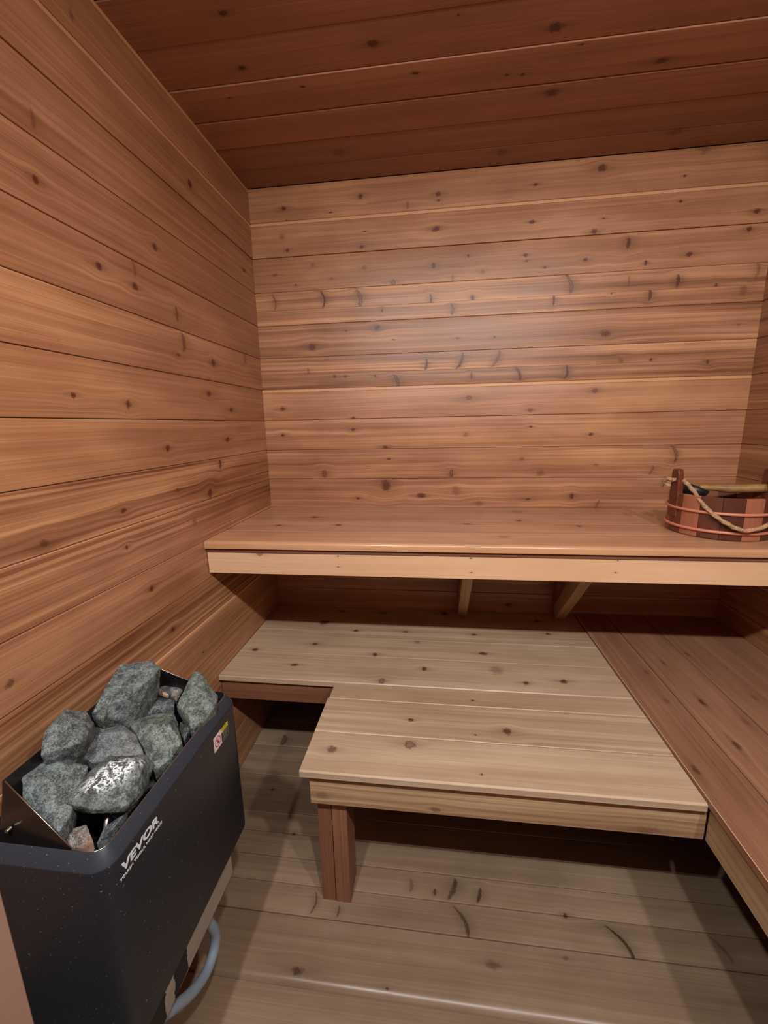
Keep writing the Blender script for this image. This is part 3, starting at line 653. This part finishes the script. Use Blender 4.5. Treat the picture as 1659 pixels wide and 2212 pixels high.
ROCKS = {
    'R1': ([(0.0794, -1.0865, 0.81), (0.1383, -1.0638, 0.81), (0.163, -1.074, 0.8), (0.1694, -1.0919, 0.77), (0.1604, -1.1014, 0.755), (0.1522, -1.1714, 0.745), (0.0979, -1.1956, 0.75), (0.0885, -1.1889, 0.765), (0.0995, -1.1578, 0.8)], [(0.1759, -1.1133, 0.805), (0.1577, -1.1613, 0.79), (0.1138, -1.2067, 0.785)]),
    'R2': ([(0.0851, -1.2327, 0.81), (0.1214, -1.2259, 0.8), (0.1375, -1.2299, 0.78), (0.1414, -1.2556, 0.765), (0.1406, -1.2945, 0.765), (0.1194, -1.3201, 0.79), (0.1014, -1.293, 0.81)], [(0.1077, -1.2992, 0.81), (0.1741, -1.2974, 0.8), (0.1087, -1.2615, 0.82)]),
    'R3': ([(0.0925, -1.2961, 0.765), (0.179, -1.2969, 0.755), (0.1838, -1.3182, 0.75), (0.2106, -1.3725, 0.735), (0.2087, -1.3916, 0.73), (0.1254, -1.3651, 0.755), (0.105, -1.3443, 0.77)], [(0.1566, -1.3471, 0.775), (0.151, -1.3131, 0.77)]),
    'R4': ([(0.1786, -1.2924, 0.745), (0.1928, -1.2658, 0.75), (0.2515, -1.2526, 0.745), (0.2689, -1.2596, 0.735), (0.2799, -1.2875, 0.73), (0.2858, -1.324, 0.73), (0.278, -1.3433, 0.73), (0.2354, -1.361, 0.74), (0.1906, -1.3638, 0.75), (0.1957, -1.3256, 0.75)], [(0.2262, -1.3024, 0.77), (0.2702, -1.2925, 0.765), (0.2335, -1.3454, 0.765)]),
    'R5': ([(0.1014, -1.1971, 0.745), (0.16, -1.1894, 0.745), (0.1957, -1.2053, 0.74), (0.2376, -1.2404, 0.73), (0.1658, -1.2755, 0.74), (0.1331, -1.2695, 0.745)], [(0.1778, -1.2139, 0.755), (0.1389, -1.2241, 0.757)]),
    'R6': ([(0.1609, -1.1359, 0.725), (0.2107, -1.1128, 0.725), (0.2771, -1.1885, 0.72), (0.2733, -1.2212, 0.71), (0.2564, -1.2479, 0.705), (0.1858, -1.1941, 0.73), (0.1362, -1.1579, 0.73)], [(0.2121, -1.1845, 0.75), (0.2475, -1.1831, 0.75)]),
    'R7': ([(0.2159, -1.0405, 0.775), (0.2405, -1.0468, 0.775), (0.2868, -1.0709, 0.735), (0.2971, -1.0972, 0.73), (0.2919, -1.1407, 0.725), (0.2748, -1.1591, 0.725), (0.2209, -1.1181, 0.74), (0.2266, -1.0901, 0.755)], [(0.275, -1.0928, 0.76), (0.2695, -1.1515, 0.745)]),
    'R8': ([(0.1414, -1.0704, 0.725), (0.1902, -1.076, 0.725), (0.206, -1.1066, 0.72), (0.1373, -1.1271, 0.72), (0.1272, -1.0998, 0.72)], [(0.1681, -1.0971, 0.735)]),
    'R9': ([(0.1182, -1.0265, 0.725), (0.1799, -1.0274, 0.72), (0.1841, -1.0521, 0.715), (0.1292, -1.0539, 0.72)], [(0.1596, -1.0441, 0.73)]),
    'R10': ([(0.1415, -1.0602, 0.738), (0.1581, -1.0667, 0.738), (0.1809, -1.0801, 0.738), (0.1816, -1.0869, 0.735), (0.1486, -1.0763, 0.735)], [(0.164, -1.0797, 0.742)]),
    'R10b': ([(0.1731, -1.0582, 0.735), (0.1879, -1.0568, 0.735), (0.2006, -1.0748, 0.732), (0.2016, -1.0897, 0.732), (0.1796, -1.0768, 0.732)], [(0.1946, -1.0794, 0.742)]),
    'R11': ([(0.1822, -1.3705, 0.7), (0.2146, -1.3513, 0.7), (0.2414, -1.3696, 0.69), (0.2322, -1.3786, 0.69), (0.2132, -1.3817, 0.69)], [(0.2292, -1.3766, 0.71)]),
    'R12': ([(0.2454, -1.3715, 0.69), (0.2452, -1.3517, 0.7), (0.2699, -1.3304, 0.71), (0.2655, -1.3333, 0.7), (0.258, -1.3632, 0.69)], [(0.2694, -1.3581, 0.71)]),
    'R14': ([(0.2329, -1.1292, 0.715), (0.2677, -1.1494, 0.715), (0.2718, -1.1771, 0.71), (0.2395, -1.148, 0.71)], [(0.2584, -1.1586, 0.72)]),
    'R15': ([(0.112, -1.345, 0.75), (0.13, -1.355, 0.755), (0.15, -1.374, 0.74), (0.118, -1.366, 0.745)], [(0.128, -1.358, 0.76)]),
    'R16': ([(0.116, -1.1848, 0.785), (0.132, -1.192, 0.78), (0.138, -1.212, 0.77), (0.118, -1.21, 0.775)], [(0.127, -1.2, 0.79)]),
}
for i, (k, label, dep, mat, rgh) in enumerate([
    ('R1', 'large long grey stone leaning highest at the back of the heater', .045, MR, .0016),
    ('R2', 'rough blocky grey stone on the wall side edge of the heater', .045, MR, .002),
    ('R3', 'large veined dark grey stone at the near left of the heater', .05, MR, .0014),
    ('R4', 'large grey stone crusted with white mineral deposits at the front of the heater', .022, MRc, .002),
    ('R5', 'smooth flat light grey stone in the middle of the heap', .04, MRp, .0010),
    ('R6', 'grey green stone with a thin pale vein beside the front rim', .05, MRg, .0016),
    ('R7', 'tall pointed greenish stone at the far right corner of the heater', .045, MRg, .0016),
    ('R8', 'dark grey stone between the long stone and the greenish one', .035, MRd, .0016),
    ('R9', 'flat grey stone lying against the far end plate', .03, MRp, .001),
    ('R10', 'small tan stone chip on top near the far end of the heap', .006, MRt, .0006),
    ('R10b', 'small round brownish pebble next to the tan chip', .01, MRw, .0008),
    ('R11', 'pink and grey speckled stone down in the near corner of the heater', .035, MRw, .0018),
    ('R12', 'grey stone deep inside against the front rim near the logo', .05, MR, .0016),
    ('R14', 'brownish grey stone wedged below the tall greenish one', .035, MRd, .0014),
    ('R15', 'dark stone sliver in the near left corner against the end plate', .03, MRd, .0014),
    ('R16', 'small olive grey stone behind the blocky stone', .02, MRg, .0012)]):
    ol, pk = ROCKS[k]
    stone(k, label, ol, pk, dep, mat, seed=i + 1, rough=rgh)
rr = random.Random(3)
for i in range(9):                                   # the dark layer underneath, seen through the gaps
    cx = .145 + (i % 2) * .075 + rr.uniform(-.008, .008); cy = -1.075 - (i // 2) * .07 + rr.uniform(-.01, .01); cz = .665
    if i in (6, 8): cz = .648
    ol = []
    for j in range(7):
        a = j / 7 * 2 * PI + rr.uniform(-.2, .2); r = rr.uniform(.024, .032); ol.append((cx + r * math.cos(a), max(-1.39, cy + r * math.sin(a)), cz + rr.uniform(-.006, .006)))
    stone('f', 'dark stone buried in the lower layer of the heater', ol, [(cx, cy, cz + .012)], .035, MRd, seed=30 + i)

# ------------------------------------------------------------------ bucket
BX, BY = 1.665, -.375
bz = ZU
pail = thing('sauna_bucket', 'round wooden stave bucket with rope handle on the upper bench', 'bucket', (BX, BY, bz))
ST = NT('bucket_stave')
bd_ = ST.sep(ST.attr('tone'))
tcs = ST.n('TexCoord').outputs['Object']; x, y, z = ST.sep(tcs)
g1 = ST.noise(ST.comb(ST.math('MULTIPLY', x, 160), ST.math('MULTIPLY', y, 160), ST.math('MULTIPLY', z, 9)), 1, 3, .6)
cs = ST.ramp(bd_[0], [(0, srgb(70, 32, 24)), (.5, srgb(112, 62, 40)), (1, srgb(168, 104, 78))])
cs = ST.mix(ST.math('MULTIPLY', g1, .35), cs, srgb(70, 34, 24))
ST.bsdf(Base_Color=cs, Roughness=.4)
NS = 16; rb_, rt_, hz = .1395, .1385, .128
v = []; f = []; tn_ = []
stone_t = {}
tl = [.45, .9, .2, .6, .8, .1, .35, .8, .35, .9, .2, .08, .9, .12, .5, .9]
prof = [(rb_ - .004, 0), (rb_, .004), (rt_, hz - .003), (rt_ - .003, hz), (rt_ - .012, hz), (rt_ - .014, hz - .003), (rb_ - .016, .014)]
for s_ in range(NS):
    for q in range(4):
        a0 = 2 * PI * (s_ + q / 4) / NS - .1; a1 = 2 * PI * (s_ + (q + 1) / 4) / NS - .1
        if q == 0: a0 += .004
        if q == 3: a1 -= .004
        o0 = len(v)
        for a in (a0, a1):
            for r_, z_ in prof: v.append((BX + r_ * math.cos(a), BY + r_ * math.sin(a), bz + z_ + .0002))
        n_ = len(prof)
        for j in range(n_):
            k = (j + 1) % n_
            f.append((o0 + j, o0 + k, o0 + n_ + k, o0 + n_ + j)); tn_.append(tl[s_])
        if q in (0, 3): f.append(tuple(o0 + (0 if q == 0 else n_) + j for j in range(n_))); tn_.append(0.0)
o = mesh_obj('staves', v, f, ST.m, pail)
a = o.data.attributes.new('tone', 'FLOAT_VECTOR', 'FACE')
for j, x_ in enumerate(tn_): a.data[j].vector = (x_, 0, 0)
recalc(o)
v, f = loft([[(BX + r_ * math.cos(2 * PI * i / 40), BY + r_ * math.sin(2 * PI * i / 40), bz + z_) for i in range(40)] for r_, z_ in ((.123, .008), (.123, .018))])
mesh_obj('bottom', v, f, M_handle, pail)
for z_, rr_ in ((.026, .1405), (.082, .1398)):
    v, f = tube_data([(BX + (rr_ + .002) * math.cos(2 * PI * i / 64), BY + (rr_ + .002) * math.sin(2 * PI * i / 64), bz + z_) for i in range(64)], .0046, 10, closed=True)
    mesh_obj('hoop', v, f, M_hoop, pail, smooth=True)
MEar = flat('dark_ear_wood', srgb(96, 44, 30), .4, nscale=60, var=.2)
def ear(sgn):
    ang = PI if sgn < 0 else 0
    secs = []
    for z_, wd, lean in ((.05, .024, 0), (.12, .024, 0), (.165, .022, .001), (.19, .0205, .002), (.2005, .015, .002), (.2035, .008, .002)):
        r_ = .1395 + lean
        secs.append([(BX + sgn * (r_ + dx), BY + dy * wd, bz + z_) for dx, dy in ((0, -1), (.003, -.9), (.0035, 0), (.003, .9), (0, 1), (-.0145, .9), (-.016, 0), (-.0145, -.9))])
    v, f = loft(secs)
    o = mesh_obj('ear', v, f, MEar, pail); recalc(o)
    m = o.modifiers.new('bevel', 'BEVEL'); m.width = .002; m.segments = 2
    return o
ear(-1); ear(1)
hz2 = bz + .168
rp = catmull([(BX - .168, BY - .002, hz2 - .008), (BX - .150, BY - .002, hz2), (BX - .128, BY - .014, hz2 + .001), (BX - .115, BY - .050, hz2 - .024), (BX - .100, BY - .106, hz2 - .072), (BX - .066, BY - .143, hz2 - .108), (BX - .015, BY - .1575, hz2 - .128),
              (BX + .055, BY - .150, hz2 - .104), (BX + .092, BY - .115, hz2 - .062), (BX + .112, BY - .05, hz2 - .018), (BX + .128, BY - .014, hz2 + .001), (BX + .150, BY - .002, hz2), (BX + .168, BY - .002, hz2 - .008)], 14)
v, f = tube_data(rp, .0065, 12, rfun=lambda i, t: .0058 + .0013 * math.cos(3 * t + i * .9))
rope = mesh_obj('rope_handle', v, f, M_rope, pail, smooth=True)
for sgn in (-1, 1):
    vf = []
    kx = BX + sgn * .163
    # knot and frayed end
    vf.append(tube_data([(kx + .009 * math.cos(t) * .7, BY + .011 * math.cos(2 * t + .5), hz2 - .006 + .011 * math.sin(t)) for t in [2 * PI * i / 24 for i in range(24)]], .006, 8, closed=True))
    for i in range(46):
        a = rr.uniform(0, 2 * PI); e = rr.uniform(-.9, 1); L_ = rr.uniform(.012, .024)
        d = Vector((sgn * abs(math.cos(a)) * .8, math.sin(a), e)).normalized()
        p0 = Vector((kx + sgn * .003, BY, hz2 - .008)); vf.append(tube_data([p0, p0 + d * L_ * .6, p0 + d * L_ + Vector((0, 0, -.004))], .0007, 4))
    v, f = merge(*vf)
    mesh_obj('rope_knot', v, f, M_rope, rope, smooth=True)['label'] = 'frayed rope knot'

ld = thing('sauna_ladle', 'ladle with dark bowl and wooden handle lying across the bucket', 'ladle', (1.6, -.36, bz + .13))
bc = Vector((1.600, -.345, bz + .130))
rings = []
for r_, z_ in ((.012, -.034), (.028, -.026), (.037, -.008), (.040, .012), (.038, .012), (.034, -.008), (.024, -.022), (.008, -.028)):
    rings.append([tuple(bc + Matrix.Rotation(math.radians(24), 3, 'Y') @ Vector((r_ * math.cos(2 * PI * i / 28), r_ * math.sin(2 * PI * i / 28), z_))) for i in range(28)])
v, f = loft(rings)
o = mesh_obj('bowl', v, f, M_dark, ld, smooth=True); recalc(o)
hd = [(1.615, -.345, bz + .139), (1.66, -.352, bz + .139), (1.70, -.36, bz + .137), (1.80, -.38, bz + .1415), (1.90, -.40, bz + .146)]
v, f = tube_data(catmull(hd, 6), .0085, 10, rfun=lambda i, t: .0085 + min(i, 12) * .00045)
mesh_obj('handle', v, f, M_handle, ld, smooth=True)['label'] = 'olive brown wooden handle'

# ------------------------------------------------------------------ lights: three lamps high on the wall behind
def lamp(x, e, dx=0.0, r=.03, col=(1, .985, .95)):
    l = bpy.data.lights.new('wall_lamp_light', 'SPOT'); l.energy = e; l.shadow_soft_size = r; l.color = col
    l.spot_size = math.radians(165); l.spot_blend = 1.0
    o = bpy.data.objects.new('wall_lamp_light', l); o.location = (x, -1.98, 2.12); C.objects.link(o)
    o.rotation_euler = Vector((dx, 1.15, -1.55)).to_track_quat('-Z', 'Y').to_euler()
lamp(.38, LE[0], .65); lamp(1.0, LE[1]); lamp(1.53, LE[2])
w = bpy.data.worlds.new('dim'); w.use_nodes = True; w.node_tree.nodes['Background'].inputs[0].default_value = (.5, .5, .5, 1)
w.node_tree.nodes['Background'].inputs[1].default_value = 0.0
scene.world = w

# ------------------------------------------------------------------ camera
cam = bpy.data.cameras.new('camera'); co = bpy.data.objects.new('camera', cam); C.objects.link(co)
R = Matrix(((0.99225234, -0.0052184, 0.12412918), (0.1225711, 0.20427392, -0.97120981), (-0.02028819, 0.97889986, 0.2033309)))
co.matrix_world = Matrix.Translation((0.7594, -1.8417, 1.3084)) @ R.to_4x4()
cam.sensor_fit = 'HORIZONTAL'; cam.sensor_width = 36; cam.lens = 36 * 914.82 / 1659; cam.clip_start = .02; cam.clip_end = 50
scene.camera = co
vs = scene.view_settings
vs.view_transform = 'Standard'; vs.look = 'None'; vs.gamma = 1; vs.use_curve_mapping = False; vs.exposure = EXPO
